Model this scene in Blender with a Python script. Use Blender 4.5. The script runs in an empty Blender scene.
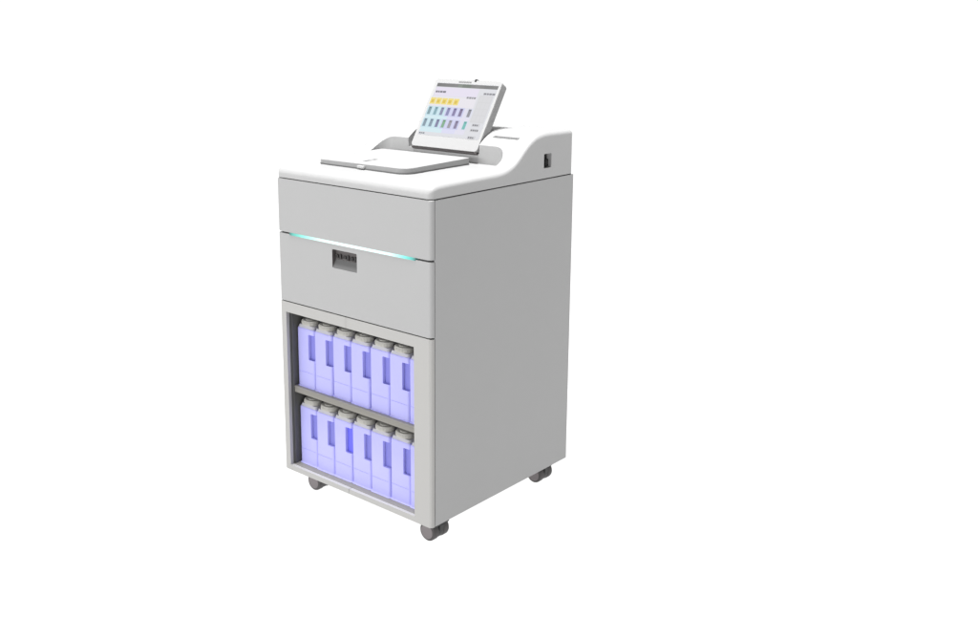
import bpy, bmesh, math
import numpy as np
from mathutils import Vector, Matrix

S = bpy.context.scene
COL = S.collection

# ------------------------------------------------------------------ camera
ZO = 0.0625                      # height of the cabinet's underside above the floor (castors)
W, D = 0.6727, 0.7007           # cabinet width and depth; body height to the lid seam is 1.0
cam_d = bpy.data.cameras.new("camera")
cam = bpy.data.objects.new("camera", cam_d)
COL.objects.link(cam)
yaw, pitch = 0.7249, 0.2088
fw = Vector((-math.sin(yaw) * math.cos(pitch), math.cos(yaw) * math.cos(pitch), -math.sin(pitch)))
cam.location = (2.6283, -2.1709, 1.5063 + ZO)
cam.rotation_euler = fw.to_track_quat('-Z', 'Y').to_euler()
cam_d.sensor_width = 36.0
cam_d.lens = 1055.16 * 36.0 / 978.0
cam_d.shift_x = 49.0 / 978.0
cam_d.shift_y = -79.5 / 978.0
cam_d.clip_end = 200.0
S.camera = cam

# ------------------------------------------------------------------ light: a white product studio
world = bpy.data.worlds.new("World")
S.world = world
world.use_nodes = True
nt = world.node_tree
bg = nt.nodes["Background"]
tc = nt.nodes.new("ShaderNodeTexCoord")
sep = nt.nodes.new("ShaderNodeSeparateXYZ")
ramp = nt.nodes.new("ShaderNodeValToRGB")
ramp.color_ramp.elements[0].position = 0.16     # white sweep behind, up to about 10 degrees ...
ramp.color_ramp.elements[0].color = (1.05, 1.05, 1.05, 1)
ramp.color_ramp.elements[1].position = 0.34     # ... the studio ceiling above is dim
ramp.color_ramp.elements[1].color = (0.22, 0.22, 0.22, 1)
nt.links.new(tc.outputs["Generated"], sep.inputs[0])
nt.links.new(sep.outputs["Z"], ramp.inputs[0])
nt.links.new(ramp.outputs[0], bg.inputs[0])
bg.inputs[1].default_value = 1.0


def area(name, loc, target, size, e):
    """area lamp giving a white facing card the radiance e at its target"""
    l = bpy.data.lights.new(name, 'AREA')
    l.shape = 'DISK'
    l.size = size
    d = (Vector(target) - Vector(loc))
    l.energy = e * math.pi * math.pi * d.length_squared
    o = bpy.data.objects.new(name, l)
    o.location = loc
    o.rotation_euler = d.to_track_quat('-Z', 'Y').to_euler()
    COL.objects.link(o)
    return o


area("overhead_lamp", (0.2, -0.6, 12.0), (0.34, 0.35, 1.0), 3.0, 2.2)
area("front_lamp", (-1.6, -6.5, 1.75), (0.34, 0.0, 0.55), 1.6, 0.38)
area("under_floor_fill", (0.3, 1.0, -30.0), (0.3, 1.0, 0.0), 16.0, 0.34)  # added fill lamp, keeps the floor white and shadowless

S.view_settings.view_transform = 'Standard'
S.view_settings.look = 'None'
S.view_settings.exposure = 0.0
S.view_settings.gamma = 1.0
S.cycles.max_bounces = 8
S.cycles.use_denoising = True


# ------------------------------------------------------------------ materials
def mat(name, col, rough=0.5, spec=0.3, grain=0.0, emit=None, estr=1.0, metal=0.0):
    m = bpy.data.materials.new(name)
    m.use_nodes = True
    t = m.node_tree
    b = t.nodes["Principled BSDF"]
    b.inputs["Base Color"].default_value = (*col, 1)
    b.inputs["Roughness"].default_value = rough
    b.inputs["Specular IOR Level"].default_value = spec
    b.inputs["Metallic"].default_value = metal
    if emit:
        b.inputs["Emission Color"].default_value = (*emit, 1)
        b.inputs["Emission Strength"].default_value = estr
    if grain:
        co = t.nodes.new("ShaderNodeTexCoord")
        n = t.nodes.new("ShaderNodeTexNoise")
        n.inputs["Scale"].default_value = 900.0
        n.inputs["Detail"].default_value = 2.0
        bu = t.nodes.new("ShaderNodeBump")
        bu.inputs["Strength"].default_value = grain
        bu.inputs["Distance"].default_value = 0.0004
        t.links.new(co.outputs["Object"], n.inputs["Vector"])
        t.links.new(n.outputs["Fac"], bu.inputs["Height"])
        t.links.new(bu.outputs["Normal"], b.inputs["Normal"])
        n2 = t.nodes.new("ShaderNodeTexNoise")
        n2.inputs["Scale"].default_value = 7.0
        n2.inputs["Detail"].default_value = 4.0
        mx = t.nodes.new("ShaderNodeMixRGB")
        mx.inputs[1].default_value = (*[c * 0.985 for c in col], 1)
        mx.inputs[2].default_value = (*[min(1, c * 1.015) for c in col], 1)
        t.links.new(co.outputs["Object"], n2.inputs["Vector"])
        t.links.new(n2.outputs["Fac"], mx.inputs[0])
        t.links.new(mx.outputs[0], b.inputs["Base Color"])
    return m


def lin(r, g, b):
    f = lambda c: (c / 12.92 if c <= 0.04045 else ((c + 0.055) / 1.055) ** 2.4)
    return f(r / 255), f(g / 255), f(b / 255)


M_BODY = mat("white_enamel", (0.415, 0.415, 0.415), 0.5, 0.25, 0.12)
M_COVER = mat("white_moulding", (0.445, 0.445, 0.445), 0.42, 0.3, 0.1)
M_DOOR = mat("warm_white_enamel", (0.445, 0.44, 0.428), 0.5, 0.25, 0.12)
M_GREY = mat("grey_rim_plastic", (0.36, 0.36, 0.36), 0.5, 0.25, 0.1)
M_FASCIA = mat("fascia_plastic", (0.50, 0.50, 0.50), 0.5, 0.2, 0.1)
M_DARK = mat("dark_gap", (0.06, 0.06, 0.06), 0.7, 0.2)
M_LINER = mat("liner_steel", (0.12, 0.12, 0.115), 0.55, 0.25, 0.1)
M_SHELF = mat("shelf_steel", (0.26, 0.25, 0.228), 0.5, 0.3, 0.1)
M_POCKET = mat("pocket_plastic", (0.10, 0.09, 0.09), 0.5, 0.3)
M_LIP = mat("pocket_lip", (0.16, 0.16, 0.16), 0.45, 0.3)
M_RUBBER = mat("castor_rubber", (0.085, 0.08, 0.08), 0.6, 0.3, 0.1)
M_HUB = mat("castor_hub", (0.20, 0.18, 0.185), 0.5, 0.3, 0.1)
M_BOTTLE = mat("violet_polyethylene", (0.505, 0.50, 0.94), 0.4, 0.25, 0.08)
M_NOTCH_SHADE = mat("notch_shade_violet", (0.24, 0.24, 0.66), 0.5, 0.2)  # concave shade of the grip pocket put into the colour
M_GRIP2 = mat("bright_blue_grip", (0.17, 0.17, 0.84), 0.5, 0.2)
M_CAP = mat("beige_cap", (0.53, 0.52, 0.485), 0.5, 0.25, 0.1)
M_INK = mat("grey_ink", (0.20, 0.20, 0.20), 0.6, 0.1)
M_BLACK = mat("black_plastic", (0.02, 0.02, 0.02), 0.5, 0.3)


# ------------------------------------------------------------------ helpers
def link(name, bm, m, parent=None, smooth=35):
    me = bpy.data.meshes.new(name)
    bmesh.ops.recalc_face_normals(bm, faces=bm.faces[:])
    bm.to_mesh(me)
    bm.free()
    return link_mesh(name, me, m, parent, smooth)


def link_mesh(name, me, m, parent=None, smooth=35):
    o = bpy.data.objects.new(name, me)
    COL.objects.link(o)
    ms = m if isinstance(m, (list, tuple)) else [m]
    if len(me.materials) == 0:
        for x in ms:
            me.materials.append(x)
    if smooth:
        me.shade_smooth()
        me.set_sharp_from_angle(angle=math.radians(smooth))
    if parent:
        o.parent = parent
    if smooth and name != 'top_cover':
        wn = o.modifiers.new("weighted_normals", 'WEIGHTED_NORMAL')
        wn.keep_sharp = True
        wn.weight = 90
    if parent:
        if parent.type == 'EMPTY':
            o.location = -Vector(parent["org"])
    return o


def box(bm, x0, x1, y0, y1, z0, z1, bev=0.0, seg=2, mi=0):
    r = bmesh.ops.create_cube(bm, size=1.0)
    vs = r["verts"]
    for v in vs:
        v.co = Vector(((x0 + x1) / 2 + v.co.x * (x1 - x0), (y0 + y1) / 2 + v.co.y * (y1 - y0), (z0 + z1) / 2 + v.co.z * (z1 - z0)))
    fs = {f for v in vs for f in v.link_faces}
    for f in fs:
        f.material_index = mi
    if bev:
        es = list({e for v in vs for e in v.link_edges})
        bmesh.ops.bevel(bm, geom=es, offset=bev, segments=seg, profile=0.5, affect='EDGES', clamp_overlap=True)


def prism(bm, pts, axis, a, b):
    """polygon given in the two other axes, extruded along axis from a to b"""
    def mk(p, t):
        if axis == 0: return (t, p[0], p[1])
        if axis == 1: return (p[0], t, p[1])
        return (p[0], p[1], t)
    v0 = [bm.verts.new(mk(p, a)) for p in pts]
    v1 = [bm.verts.new(mk(p, b)) for p in pts]
    n = len(pts)
    bm.faces.new(v0)
    bm.faces.new(v1[::-1])
    for i in range(n):
        bm.faces.new((v0[i], v0[(i + 1) % n], v1[(i + 1) % n], v1[i]))
    return v0, v1


def rrect(x0, x1, y0, y1, rs, n=6):
    """rounded rectangle, radii (x0y0, x1y0, x1y1, x0y1)"""
    out = []
    for (cx, cy, sx, sy, a0), r in zip(((x0, y0, 1, 1, 180), (x1, y0, -1, 1, 270), (x1, y1, -1, -1, 0), (x0, y1, 1, -1, 90)), rs):
        if r <= 0:
            out.append((cx, cy))
            continue
        for k in range(n + 1):
            a = math.radians(a0 + 90 * k / n)
            out.append((cx + sx * r + r * math.cos(a), cy + sy * r + r * math.sin(a)))
    return out


def cyl(bm, c, axis, r, l, n=40, bev=0.0, r2=None):
    m = Matrix.Translation(Vector(c)) @ Vector(axis).to_track_quat('Z', 'Y').to_matrix().to_4x4()
    g = bmesh.ops.create_cone(bm, cap_ends=True, segments=n, radius1=r, radius2=r if r2 is None else r2, depth=l, matrix=m)
    if bev:
        caps = [f for f in {f for v in g["verts"] for f in v.link_faces} if len(f.verts) > 4]
        es = list({e for f in caps for e in f.edges})
        bmesh.ops.bevel(bm, geom=es, offset=bev, segments=3, profile=0.5, affect='EDGES', clamp_overlap=True)


def boolean(me, cutters):
    """subtract the bmeshes in cutters from mesh me and return the evaluated mesh"""
    o = bpy.data.objects.new("work", me)
    COL.objects.link(o)
    tmp = []
    for bm in cutters:
        bmesh.ops.recalc_face_normals(bm, faces=bm.faces[:])
        cm = bpy.data.meshes.new("work_cutter")
        bm.to_mesh(cm)
        bm.free()
        c = bpy.data.objects.new("work_cutter", cm)
        COL.objects.link(c)
        tmp.append(c)
        md = o.modifiers.new("cut", 'BOOLEAN')
        md.operation = 'DIFFERENCE'
        md.solver = 'EXACT'
        md.object = c
    dg = bpy.context.evaluated_depsgraph_get()
    dg.update()
    res = bpy.data.meshes.new_from_object(o.evaluated_get(dg))
    for c in tmp + [o]:
        bpy.data.objects.remove(c)
    return res


def to_mesh(bm, name="mesh"):
    bmesh.ops.recalc_face_normals(bm, faces=bm.faces[:])
    me = bpy.data.meshes.new(name)
    bm.to_mesh(me)
    bm.free()
    return me


# ------------------------------------------------------------------ setting: white floor, made translucent so an added lamp below removes shadows
bm = bmesh.new()
bmesh.ops.create_circle(bm, cap_ends=True, segments=96, radius=11.0)
floor = link("floor", bm, mat("translucent_white", (0.9, 0.9, 0.9)), None, 0)
floor["kind"] = "structure"
t = floor.data.materials[0].node_tree
tr = t.nodes.new("ShaderNodeBsdfTranslucent")
tr.inputs["Color"].default_value = (0.86, 0.86, 0.86, 1)
mxs = t.nodes.new("ShaderNodeMixShader")
mxs.inputs[0].default_value = 0.12
t.links.new(tr.outputs[0], mxs.inputs[1])
t.links.new(t.nodes["Principled BSDF"].outputs[0], mxs.inputs[2])
t.links.new(mxs.outputs[0], t.nodes["Material Output"].inputs["Surface"])

# ------------------------------------------------------------------ the machine
R = bpy.data.objects.new("tissue_processor", None)
COL.objects.link(R)
R.location = (W / 2, D / 2, 0)
R["org"] = (W / 2, D / 2, -ZO)     # part meshes use cabinet coordinates: x right, y back, z above the underside
R["label"] = "tall white laboratory cabinet with a tilted touchscreen, glowing teal strip and open bottle compartment"
R["category"] = "lab machine"

# --- top cover: a moulding whose height follows h(y), edges rolled over
HY = [0, .006, .015, .03, .06, .12, .2, .3, .335, .36, .384, .409, .44, .472, .498, .53, .56, .62, D]
HZ = [1.0275, 1.0314, 1.0352, 1.0382, 1.0396, 1.0405, 1.0415, 1.0425, 1.0460, 1.0525, 1.0625, 1.080, 1.1065, 1.1275, 1.1385, 1.1445, 1.146, 1.1455, 1.1445]


def pchip(xs, ys):
    xs, ys = np.array(xs), np.array(ys)
    h = np.diff(xs); d = np.diff(ys) / h
    m = np.zeros_like(xs)
    for i in range(1, len(xs) - 1):
        if d[i - 1] * d[i] > 0:
            w1, w2 = 2 * h[i] + h[i - 1], h[i] + 2 * h[i - 1]
            m[i] = (w1 + w2) / (w1 / d[i - 1] + w2 / d[i])
    m[0], m[-1] = d[0], d[-1]

    def f(x):
        x = min(max(x, xs[0]), xs[-1])
        i = min(int(np.searchsorted(xs, x, side='right')) - 1, len(xs) - 2)
        s = (x - xs[i]) / h[i]
        return float(ys[i] * (1 + 2 * s) * (1 - s) ** 2 + m[i] * h[i] * s * (1 - s) ** 2 + ys[i + 1] * s * s * (3 - 2 * s) + m[i + 1] * h[i] * s * s * (s - 1))
    return f


H = pchip(HY, HZ)
RF, RC = 0.013, 0.020             # roll-over radius, plan corner radius
yst = [0.024 + (D - 0.048) * k / 60 for k in range(61)]


def ring(d):
    """plan ring at inward offset d: left side front->back, then right side; equal y on both sides"""
    left = []
    rc = max(RC - d, 0.004)
    for k in range(7):
        a = math.radians(90 * k / 6)
        left.append((d + rc - rc * math.sin(a), d + rc - rc * math.cos(a)))
    left += [(d, y) for y in yst]
    for k in range(7):
        a = math.radians(90 * k / 6)
        left.append((d + rc - rc * math.cos(a), D - d - rc + rc * math.sin(a)))
    return left


bm = bmesh.new()
rings = []
for d in [None] + [RF * (1 - math.cos(math.radians(a))) for a in (0, 15, 30, 45, 60, 75, 90)]:
    dd = 0 if d is None else d
    L, Rr = [], []
    for (x, y) in ring(dd):
        z = 1.0020 if d is None else H(y) - (RF - math.sqrt(max(0, RF * RF - (RF - dd) ** 2)))
        L.append(bm.verts.new((x, y, z)))
        Rr.append(bm.verts.new((W - x, y, z)))
    rings.append((L, Rr))
n = len(rings[0][0])
for a, b in zip(rings[:-1], rings[1:]):
    for i in range(n - 1):
        bm.faces.new((a[0][i], a[0][i + 1], b[0][i + 1], b[0][i]))
        bm.faces.new((a[1][i], b[1][i], b[1][i + 1], a[1][i + 1]))
    bm.faces.new((a[0][0], b[0][0], b[1][0], a[1][0]))
    bm.faces.new((a[0][-1], a[1][-1], b[1][-1], b[0][-1]))
for i in range(n - 1):
    bm.faces.new((rings[-1][0][i], rings[-1][0][i + 1], rings[-1][1][i + 1], rings[-1][1][i]))
    bm.faces.new((rings[0][0][i], rings[0][1][i], rings[0][1][i + 1], rings[0][0][i + 1]))
cover_me = to_mesh(bm, "top_cover")

c1 = bmesh.new()   # scoop in front of the raised rear, its back wall carries the display
prism(c1, rrect(0.058, 0.612, 0.15, 0.436, (0.01, 0.01, 0.055, 0.055), 10), 2, 1.0422, 1.3)
c2 = bmesh.new()   # slot for the display
prism(c2, [(0.40, 1.0735), (0.470, 1.0735), (0.545, 1.25), (0.40, 1.25)], 0, 0.176, 0.487)
c3 = bmesh.new()   # side port
prism(c3, rrect(0.534, 0.574, 1.034, 1.080, (0.003,) * 4, 3), 0, W - 0.03, W + 0.02)
cover_me = boolean(cover_me, [c1, c2, c3])
cover = link_mesh("top_cover", cover_me, M_COVER, R, 38)

# port socket inside the side opening
bm = bmesh.new()
prism(bm, rrect(0.5335, 0.5745, 1.0335, 1.0805, (0.003,) * 4, 3), 0, W - 0.031, W - 0.019)
box(bm, W - 0.019, W - 0.0115, 0.558, 0.5735, 1.036, 1.060, 0.002)
link("side_port", bm, M_BLACK, R)

# lettering on the raised rear, right of the display
bm = bmesh.new()
gx = 0.516
yy0 = 0.474
sl = math.atan((H(yy0 + .004) - H(yy0 - .004)) / .008)
for w in (.009, .004, .008, .008, .009, .007, .006, .010, .008, .007, .009):
    b0 = len(bm.verts)
    bm.verts.ensure_lookup_table()
    box(bm, 0, w, -0.005, 0.005, -0.0006, 0.0006)
    bm.verts.ensure_lookup_table()
    mt = Matrix.Translation((gx, yy0, H(yy0) + 0.0008)) @ Matrix.Rotation(sl, 4, 'X')
    for v in bm.verts[b0:]:
        v.co = mt @ v.co
    gx += w + 0.0016
link("cover_lettering", bm, M_INK, R)

# --- retort lid on the deck: a thin wedge with a grey rim
bm = bmesh.new()
out = rrect(0.085, 0.478, 0.106, 0.402, (0.02, 0.045, 0.010, 0.012), 8)
v0, v1 = prism(bm, out, 2, 0.0, 1.0)
lidz = lambda x, y: 1.0565 + (y - 0.106) * 0.020 + (x - 0.1) * 0.006
for v in v0:
    v.co.z = lidz(v.co.x, v.co.y) - 0.0013
for v in v1:
    v.co.z = lidz(v.co.x, v.co.y)
es = [e for e in bm.edges if e.verts[0] in v1 and e.verts[1] in v1]
bmesh.ops.bevel(bm, geom=es, offset=0.0007, segments=3, profile=0.5, affect='EDGES')
lid = link("retort_lid", bm, M_COVER, R)
bm = bmesh.new()
v0, v1 = prism(bm, out, 2, 0.0, 1.0)
for v in v0:
    v.co.x = 0.28 + (v.co.x - 0.28) * 0.996
    v.co.y = 0.254 + (v.co.y - 0.254) * 0.996
    v.co.z = min(H(v.co.y), 1.0422) + 0.0012
for v in v1:
    v.co.z = lidz(v.co.x, v.co.y) - 0.0014
link("lid_rim", bm, M_GREY, lid)
bm = bmesh.new()   # dark strip painting the undercut's shade below the rim
v0, v1 = prism(bm, rrect(0.0842, 0.4788, 0.1052, 0.4028, (0.02, 0.045, 0.010, 0.012), 8), 2, 0.0, 1.0)
for v in v0:
    v.co.z = min(H(v.co.y), 1.0422) + 0.0003
for v in v1:
    v.co.z = min(H(v.co.y), 1.0422) + 0.0042
link("lid_undercut_shade", bm, mat("undercut_shade", (0.15, 0.15, 0.15), 0.6, 0.2), lid)
bm = bmesh.new()   # grip tab in the front edge
box(bm, 0.272, 0.302, 0.098, 0.112, 1.0445, 1.0525, 0.0015)
link("lid_latch", bm, M_FASCIA, lid)
bm = bmesh.new()   # small printed marks on the lid
for (yy, l) in ((.152, .006), (.160, .011), (.173, .006), (.190, .005), (.197, .009)):
    z = lidz(.25, yy) + 0.0002
    box(bm, .244, .259, yy, yy + l, z - 0.0006, z + 0.0004)
link("lid_marking", bm, M_INK, lid)

# --- display
th = math.atan2(.133, .2165)
UX, UV, UN = Vector((1, 0, 0)), Vector((0, math.sin(th), math.cos(th))), Vector((0, -math.cos(th), math.sin(th)))
DO = Vector((0.1965, 0.425, 1.0815))
DM = Matrix.Translation(DO) @ Matrix((UX, UV, UN)).transposed().to_4x4()   # local x right, y up the screen, z out of it


def dlink(name, bm, m, parent, smooth=35):
    bmesh.ops.transform(bm, matrix=DM, verts=bm.verts[:])
    return link(name, bm, m, parent, smooth)


bm = bmesh.new()
prism(bm, rrect(0.0008, 0.2872, 0.0008, 0.2527, (0.010, 0.010, 0.008, 0.008), 5), 2, -0.030, -0.0056)
es = [e for e in bm.edges if abs(e.verts[0].co.z - e.verts[1].co.z) < 1e-6]
bmesh.ops.bevel(bm, geom=es, offset=0.003, segments=2, profile=0.5, affect='EDGES')
disp = dlink("display", bm, mat("display_housing_shaded", (0.33, 0.33, 0.33), 0.5, 0.25, 0.08), R)  # grey holds the display's side shading, painted darker than the bezel
bm = bmesh.new()
prism(bm, rrect(0, 0.288, 0.0, 0.2535, (0.010, 0.010, 0.008, 0.008), 5), 2, -0.0055, 0.0)
es = [e for e in bm.edges if abs(e.verts[0].co.z) < 1e-6 and abs(e.verts[1].co.z) < 1e-6]
bmesh.ops.bevel(bm, geom=es, offset=0.0025, segments=3, profile=0.5, affect='EDGES')
dlink("bezel", bm, mat("display_bezel", (0.415, 0.415, 0.415), 0.45, 0.3, 0.08), disp)
bm = bmesh.new()
box(bm, 0.002, 0.286, -0.0052, -0.0004, -0.030, -0.003, 0.0015)  # hinge block, widened and dark to paint the shaded gap below the display
dlink("hinge_gap_shade", bm, M_POCKET, disp)

# screen: one flat panel with its picture laid out as thin tiles
SC = []


def scol(r, g, b):
    k = (r, g, b)
    for i, (kk, m) in enumerate(SC):
        if kk == k:
            return i
    SC.append((k, mat("screen_pixels", (0.02, 0.02, 0.02), 0.35, 0.15, 0, lin(r, g, b), 0.97)))
    return len(SC) - 1


bm = bmesh.new()


def tile(u0, u1, w0, w1, c, lay=1):
    box(bm, u0, u1, w0, w1, 0.0, 0.0004 + 0.00015 * lay, 0, mi=scol(*c))


def words(u0, w0, widths, h, c, lay=3):
    u = u0
    for w in widths:
        tile(u, u + w, w0, w0 + h, c, lay)
        u += w + 0.0022


tile(.012, .278, .042, .239, (222, 223, 228), 0)
for k in range(14):      # header bar
    u = .0135 + k * .0189
    g = [118, 122, 126, 128, 132, 134, 120, 118, 130, 134, 128, 124, 126, 130][k]
    tile(u, u + .0189, .2245, .2375, (g, g + (8 if 4 < k < 8 else 0), g), 1)
tile(.016, .205, .190, .222, (230, 224, 240), 1)
tile(.016, .207, .151, .188, (232, 229, 236), 1)
tile(.0135, .112, .054, .1495, (212, 234, 241), 1)
tile(.112, .168, .054, .1495, (220, 220, 243), 1)
tile(.168, .209, .054, .1495, (226, 224, 238), 1)
tile(.2155, .272, .100, .200, (214, 214, 217), 1)
for a in range(3):
    for b in range(4):
        tile(.220 + a * .017, .234 + a * .017, .106 + b * .0235, .125 + b * .0235, (217, 217, 220), 2)
words(.019, .2015, (.009, .006, .011, .013), .007, (120, 118, 128))
for k in range(5):       # yellow chips
    tile(.0105 + k * .0258, .0338 + k * .0258, .158, .182, (240, 222, 130), 2)
    tile(.0155 + k * .0258, .0275 + k * .0258, .163, .175, (222, 192, 84), 3)
c1s = [(131, 159, 168), (137, 173, 184), (140, 145, 174), (140, 139, 181), (137, 128, 168), (131, 121, 153), (146, 146, 154)]
c2s = [(134, 153, 167), (135, 153, 170), (131, 131, 164), (131, 174, 142), (159, 156, 164), (140, 131, 160), (121, 190, 184)]
for k in range(7):
    u = .0175 + k * .0277 if k < 6 else .1925
    for cs, w0 in ((c1s, .1185), (c2s, .0735)):
        c = cs[k]
        tile(u - .006, u + .019, w0 - .004, w0 + .0315, (199, 226, 236) if k < 3 else ((206, 208, 238) if k < 6 else (220, 222, 236)), 2)
        tile(u, u + .0125, w0, w0 + .0285, c, 3)
        tile(u + .002, u + .0105, w0 + .0225, w0 + .0275, tuple(max(0, x - 26) for x in c), 4)
words(.164, .185, (.008, .010, .006, .008), .007, (150, 150, 154))
words(.229, .203, (.011, .008, .010, .012), .0065, (140, 140, 146))
for w0, n in ((.089, 3), (.0705, 4), (.044, 3)):
    tile(.229, .262, w0 - .003, w0 + .0085, (208, 208, 212), 2)
    words(.232, w0, (.006, .007, .005, .006)[:n], .0055, (126, 126, 132))
words(.016, .0455, (.007, .005, .008), .005, (130, 134, 140))
me = to_mesh(bm, "screen")
for k, m in SC:
    me.materials.append(m)
me.transform(DM)
link_mesh("screen", me, [], disp, 0)
bm = bmesh.new()
u = .104
for w in (.007, .005, .008, .006, .007, .005, .008):
    box(bm, u, u + w, .2430, .2480, -0.0005, 0.0006)
    u += w + .0015
dlink("display_lettering", bm, M_INK, disp)
bm = bmesh.new()
cyl(bm, (.174, .2535, -0.006), (0, 1, 0), 0.0075, 0.010, 20, 0.0015)
box(bm, .160, .186, .2515, .2552, -0.012, -0.001, 0.001)
dlink("status_lamp", bm, M_BLACK, disp)

# --- chassis, side and back panels
bm = bmesh.new()
box(bm, 0.006, W - 0.006, 0.0145, D - 0.006, 0.5605, 1.0015)
link("chassis", bm, M_DARK, R)
for s in (0, 1):
    bm = bmesh.new()
    x0, x1 = (0.0, 0.0055) if s == 0 else (W - 0.0055, W)
    box(bm, x0, x1, 0.0165, D, 0.0, 0.9985, 0.0018, 2)
    link("side_panel", bm, M_BODY, R)
bm = bmesh.new()
box(bm, 0.0060, W - 0.0060, D - 0.0055, D - 0.0005, 0.002, 0.9975, 0.0015)
link("back_panel", bm, M_BODY, R)


def front_panel(z0, z1, rz, cut=None):
    """front skin that wraps round both vertical corners"""
    bm = bmesh.new()
    prism(bm, rrect(0.0, W, 0.0, 0.0135, (0.0115, 0.0115, 0, 0), 6), 2, z0, z1)
    es = [e for e in bm.edges if abs(e.verts[0].co.z - e.verts[1].co.z) < 1e-6 and min(e.verts[0].co.y, e.verts[1].co.y) < 0.013]
    bmesh.ops.bevel(bm, geom=es, offset=rz, segments=3, profile=0.5, affect='EDGES', clamp_overlap=True)
    return bm


link("upper_front_panel", front_panel(0.8255, 0.9988, 0.003), M_BODY, R)
me = to_mesh(front_panel(0.5945, 0.8200, 0.003), "drawer_front")
c = bmesh.new()
prism(c, rrect(0.258, 0.3675, 0.741, 0.8005, (0.003,) * 4, 3), 1, -0.02, 0.05)
me = boolean(me, [c])
drawer = link_mesh("drawer_front", me, M_BODY, R, 38)
# the recessed pull
bm = bmesh.new()
x0, x1, z0, z1 = 0.2582, 0.3673, 0.7412, 0.8003
yb = 0.0141
V = lambda x, y, z: bm.verts.new((x, y, z))
a = [V(x0, 0.0008, z0), V(x1, 0.0008, z0), V(x1, 0.0008, z1), V(x0, 0.0008, z1)]
b = [V(x0 + .001, 0.0135, z0 + .026), V(x1 - .001, 0.0135, z0 + .026), V(x1 - .001, 0.0135, z1 - .001), V(x0 + .001, 0.0135, z1 - .001)]
f = bm.faces.new((b[0], b[1], b[2], b[3]))
lipf = bm.faces.new((a[0], a[1], b[1], b[0]))
lipf.material_index = 1
bm.faces.new((a[1], a[2], b[2], b[1]))
bm.faces.new((a[2], a[3], b[3], b[2]))
bm.faces.new((a[3], a[0], b[0], b[3]))
for k, (w, hh) in enumerate(((.010, .012), (.008, .016), (.012, .010), (.009, .017), (.011, .013), (.008, .016))):
    xx = 0.264 + k * 0.0165
    box(bm, xx, xx + w, 0.0075, 0.0132, 0.778 - hh / 2, 0.778 + hh / 2, 0.0015, 2, 2)
link("recessed_handle", bm, [M_POCKET, M_LIP, M_BLACK], drawer, 0)

# light strip in the seam between the two panels
led = bpy.data.materials.new("led_diffuser")
led.use_nodes = True
t = led.node_tree
co = t.nodes.new("ShaderNodeTexCoord")
sx = t.nodes.new("ShaderNodeSeparateXYZ")
mr = t.nodes.new("ShaderNodeMapRange")
mr.inputs[1].default_value = 0.058
mr.inputs[2].default_value = 0.612
cr = t.nodes.new("ShaderNodeValToRGB")
E = cr.color_ramp.elements
E[0].position = 0.0; E[0].color = (0.02, 0.10, 0.09, 1)
E[1].position = 1.0; E[1].color = (0.02, 0.10, 0.09, 1)
for p, cc in ((0.03, (0.05, 0.45, 0.38, 1)), (0.12, (0.25, 0.85, 0.72, 1)), (0.26, (0.75, 1.05, 0.95, 1)), (0.5, (0.9, 1.1, 1.08, 1)), (0.82, (0.75, 1.05, 1.02, 1)), (0.92, (0.2, 0.85, 0.75, 1)), (0.975, (0.05, 0.5, 0.44, 1))):
    e = E.new(p); e.color = cc
t.links.new(co.outputs["Object"], sx.inputs[0])
t.links.new(sx.outputs["X"], mr.inputs[0])
t.links.new(mr.outputs[0], cr.inputs[0])
pb = t.nodes["Principled BSDF"]
pb.inputs["Base Color"].default_value = (0.05, 0.07, 0.07, 1)
pb.inputs["Roughness"].default_value = 0.4
pb.inputs["Emission Strength"].default_value = 1.15
t.links.new(cr.outputs[0], pb.inputs["Emission Color"])
bm = bmesh.new()
box(bm, 0.058, 0.612, -0.0012, 0.0138, 0.8168, 0.8250, 0.0012)
link("light_strip", bm, led, R)

# --- bottle compartment
XL, XR, YB = 0.0300, 0.6400, 0.42
bm = bmesh.new()
box(bm, XL - .004, XL, 0.0135, YB, 0.0175, 0.5565)
box(bm, XR, XR + .004, 0.0135, YB, 0.0175, 0.5565)
box(bm, XL - .004, XR + .004, YB, YB + .004, 0.0175, 0.5565)
box(bm, XL - .004, XR + .004, 0.0135, YB + .004, 0.5566, 0.5602)
box(bm, XL, XL + .0035, 0.0185, 0.0255, 0.0185, 0.5560, 0.001)      # edge bead of the liner
box(bm, 0.006, XL - .0042, 0.0137, 0.05, 0.004, 0.5600)
box(bm, XR + .0042, W - 0.006, 0.0137, 0.05, 0.004, 0.5600)
link("compartment_liner", bm, M_LINER, R)
bm = bmesh.new()
box(bm, 0.006, W - 0.006, 0.0140, D - 0.006, 0.0015, 0.0172, 0.001)
link("base_plate", bm, M_SHELF, R)
bm = bmesh.new()
ZS = 0.2940
box(bm, XL + .0005, XR - .0005, 0.0230, YB - .001, ZS - 0.005, ZS)
box(bm, XL + .0005, XR - .0005, 0.0235, 0.0265, ZS - 0.0205, ZS - 0.0052, 0.0008)
box(bm, XL + .0005, XR - .0005, 0.0268, 0.0330, ZS - 0.0205, ZS - 0.0175, 0.0008)
link("shelf", bm, M_SHELF, R)

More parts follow.
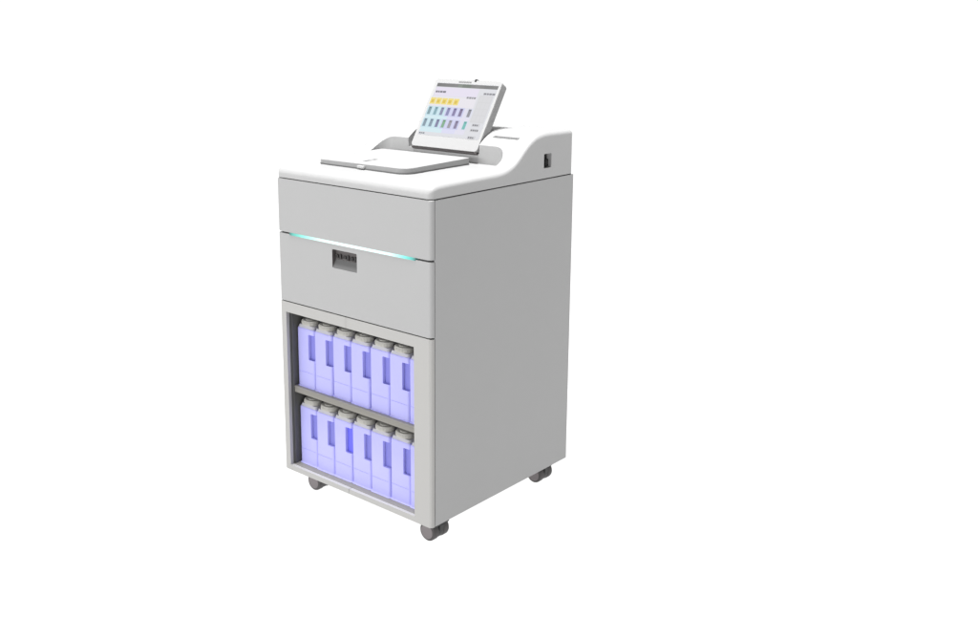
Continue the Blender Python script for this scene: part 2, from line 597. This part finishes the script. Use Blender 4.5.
# door frame: two leaves that meet in the middle of the top and bottom rail
mid = 0.3134
for s in (0, 1):
    bm = bmesh.new()
    if s == 0:
        pts = [(0.0, 0.0), (mid - .0007, 0.0), (mid - .0007, .0165), (.0280, .0165), (.0280, .5570), (mid - .0007, .5570), (mid - .0007, .5900), (0.0, .5900)]
    else:
        pts = [(mid + .0007, 0.0), (W, 0.0), (W, .5900), (mid + .0007, .5900), (mid + .0007, .5570), (.6035, .5570), (.6035, .0165), (mid + .0007, .0165)]
    prism(bm, pts, 1, 0.0, 0.0130)
    xe = 0.0 if s == 0 else W
    es = [e for e in bm.edges if abs(e.verts[0].co.x - xe) < 1e-6 and abs(e.verts[1].co.x - xe) < 1e-6 and max(e.verts[0].co.y, e.verts[1].co.y) < 1e-6]
    bmesh.ops.bevel(bm, geom=es, offset=0.009, segments=5, profile=0.5, affect='EDGES')
    es = [e for e in bm.edges if e.calc_length() > 0.02 and max(e.verts[0].co.y, e.verts[1].co.y) < 1e-6]
    bmesh.ops.bevel(bm, geom=es, offset=0.0012, segments=2, profile=0.5, affect='EDGES')
    link("door_frame", bm, M_DOOR, R)

# --- castors
for (cx, cy) in ((0.632, 0.058), (0.108, 0.066), (0.628, 0.606), (0.075, 0.632)):
    bm = bmesh.new()
    box(bm, cx - .030, cx + .030, cy - .034, cy + .034, -0.0125, 0.0012, 0.002)
    cyl(bm, (cx, cy, -0.0320), (0, 1, 0), 0.0288, 0.0194, 40, 0.001)
    box(bm, cx - .030, cx + .030, cy - .0092, cy + .0092, -0.030, -0.0126, 0.001)
    k = link("castor", bm, mat("castor_fork", (0.05, 0.05, 0.05), 0.5, 0.3) if "castor_fork" not in bpy.data.materials else bpy.data.materials["castor_fork"], R)
    for sg in (-1, 1):
        bm = bmesh.new()
        cyl(bm, (cx, cy + sg * 0.0225, -0.0320), (0, 1, 0), 0.0305, 0.025, 44, 0.005)
        wv = link("castor_wheel", bm, M_RUBBER, k)
        bm = bmesh.new()
        cyl(bm, (cx, cy + sg * 0.0352, -0.0320), (0, 1, 0), 0.023, 0.003, 40, 0.001)
        link("wheel_hub", bm, M_HUB, wv)

# ------------------------------------------------------------------ reagent bottles: things of their own, standing inside
BW, BH, BD = 0.0838, 0.2060, 0.24
X0, PITCH, YF = 0.0330, 0.0855, 0.040


def bottle_meshes():
    bm = bmesh.new()
    prism(bm, rrect(0, BW, 0, BD, (.008, .008, .010, .010), 4), 2, 0.0, BH)
    es = [e for e in bm.edges if abs(e.verts[0].co.z - e.verts[1].co.z) < 1e-6]
    top = [e for e in es if e.verts[0].co.z > BH / 2]
    bot = [e for e in es if e.verts[0].co.z < BH / 2]
    bmesh.ops.bevel(bm, geom=top, offset=0.0075, segments=4, profile=0.5, affect='EDGES')
    bot = [e for e in bm.edges if e.is_valid and e.verts[0].co.z < 1e-6 and e.verts[1].co.z < 1e-6]
    bmesh.ops.bevel(bm, geom=bot, offset=0.004, segments=3, profile=0.5, affect='EDGES')
    body = to_mesh(bm, "body")
    c = bmesh.new()          # grip pocket
    prism(c, rrect(0.0560, 0.0950, 0.098, 0.1855, (.003,) * 4, 3), 1, -0.02, 0.014)
    c2 = bmesh.new()         # shallow label field above the foot
    prism(c2, rrect(0.006, BW - 0.006, 0.052, 0.0545, (.0005,) * 4, 2), 1, -0.02, 0.0011)
    body = boolean(body, [c, c2])
    body.name = "body"
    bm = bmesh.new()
    box(bm, 0.0564, 0.0835, 0.0095, 0.0150, 0.0984, 0.1851, 0.001)  # insert in the pocket, carries its painted shade
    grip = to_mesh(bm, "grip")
    bm = bmesh.new()
    CY, RX, RY = 0.0265, 0.0345, 0.0262      # oval closure flush with the front face
    cyl(bm, (0, 0, BH + 0.0155), (0, 0, 1), 1.0, 0.016, 48)
    for v in bm.verts:
        k = 1.0 if v.co.z < BH + .0155 else 0.95
        v.co = Vector((BW * .5 - .001 + v.co.x * RX * k, CY + v.co.y * RY * k, v.co.z))
    caps = [f for f in bm.faces if len(f.verts) > 4 and f.calc_center_median().z > BH + .0155]
    bmesh.ops.bevel(bm, geom=list({e for f in caps for e in f.edges}), offset=0.003, segments=3, profile=0.5, affect='EDGES')
    g0 = len(bm.verts)
    cyl(bm, (BW * .5 - .001, CY, BH + 0.0247), (0, 0, 1), 0.0165, 0.0032, 32, 0.001)
    for k in range(44):      # knurls
        a = k * math.tau / 44
        px, py = BW * .5 - .001 + RX * math.cos(a) * .979, CY + RY * math.sin(a) * .979
        box(bm, px - .0007, px + .0007, py - .0007, py + .0007, BH + .009, BH + .0195)
    cap = to_mesh(bm, "cap")
    bm = bmesh.new()         # pale collar the cap screws onto
    v0, v1 = prism(bm, rrect(0.002, BW - 0.002, 0.0015, 0.075, (.010,) * 4, 5), 2, BH - 0.002, BH + 0.0078)
    for v in v1:
        v.co.x = BW / 2 + (v.co.x - BW / 2) * 0.92
        v.co.y = 0.0375 + (v.co.y - 0.0375) * 0.93
    collar = to_mesh(bm, "collar")
    return body, grip, cap, collar


b_me, g_me, c_me, n_me = bottle_meshes()
M_COLLAR = mat("lilac_grey_collar", (0.52, 0.515, 0.57), 0.45, 0.25, 0.08)
for me, m in ((b_me, M_BOTTLE), (g_me, M_NOTCH_SHADE), (c_me, M_CAP), (n_me, M_COLLAR)):
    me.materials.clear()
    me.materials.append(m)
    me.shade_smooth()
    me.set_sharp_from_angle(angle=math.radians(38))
g_bright = g_me.copy()
g_bright.materials.clear()
g_bright.materials.append(M_GRIP2)

ORD = ["leftmost", "second from the left", "third from the left", "middle", "third from the right", "second from the right", "rightmost"]
for row, (zb, rn) in enumerate(((0.2942, "upper shelf"), (0.0174, "cabinet floor"))):
    for i in range(7):
        bo = bpy.data.objects.new("reagent_bottle", None)
        COL.objects.link(bo)
        bo.location = (X0 + i * PITCH + 0.0008 * math.sin(5.1 * i + row), YF + 0.0012 * math.sin(3.7 * i + 2 * row), zb + ZO)
        bo["category"] = "bottle"
        bo["group"] = "violet reagent bottles in the open compartment"
        where = "on the upper shelf" if row == 0 else "in the lower row"
        if row == 1 and i == 2:
            lab = "violet bottle with the bright blue grip, third from left in the lower row"
        elif i == 6:
            lab = f"rightmost violet bottle {where}, half hidden by the door frame"
        elif i == 0:
            lab = f"leftmost violet bottle {where}, beside the dark compartment wall"
        else:
            lab = f"{ORD[i]} of the violet square bottles {where}"
        bo["label"] = lab
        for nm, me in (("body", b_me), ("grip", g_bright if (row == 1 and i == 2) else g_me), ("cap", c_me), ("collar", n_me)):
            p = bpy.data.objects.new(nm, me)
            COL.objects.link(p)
            p.parent = bo
del R["org"]
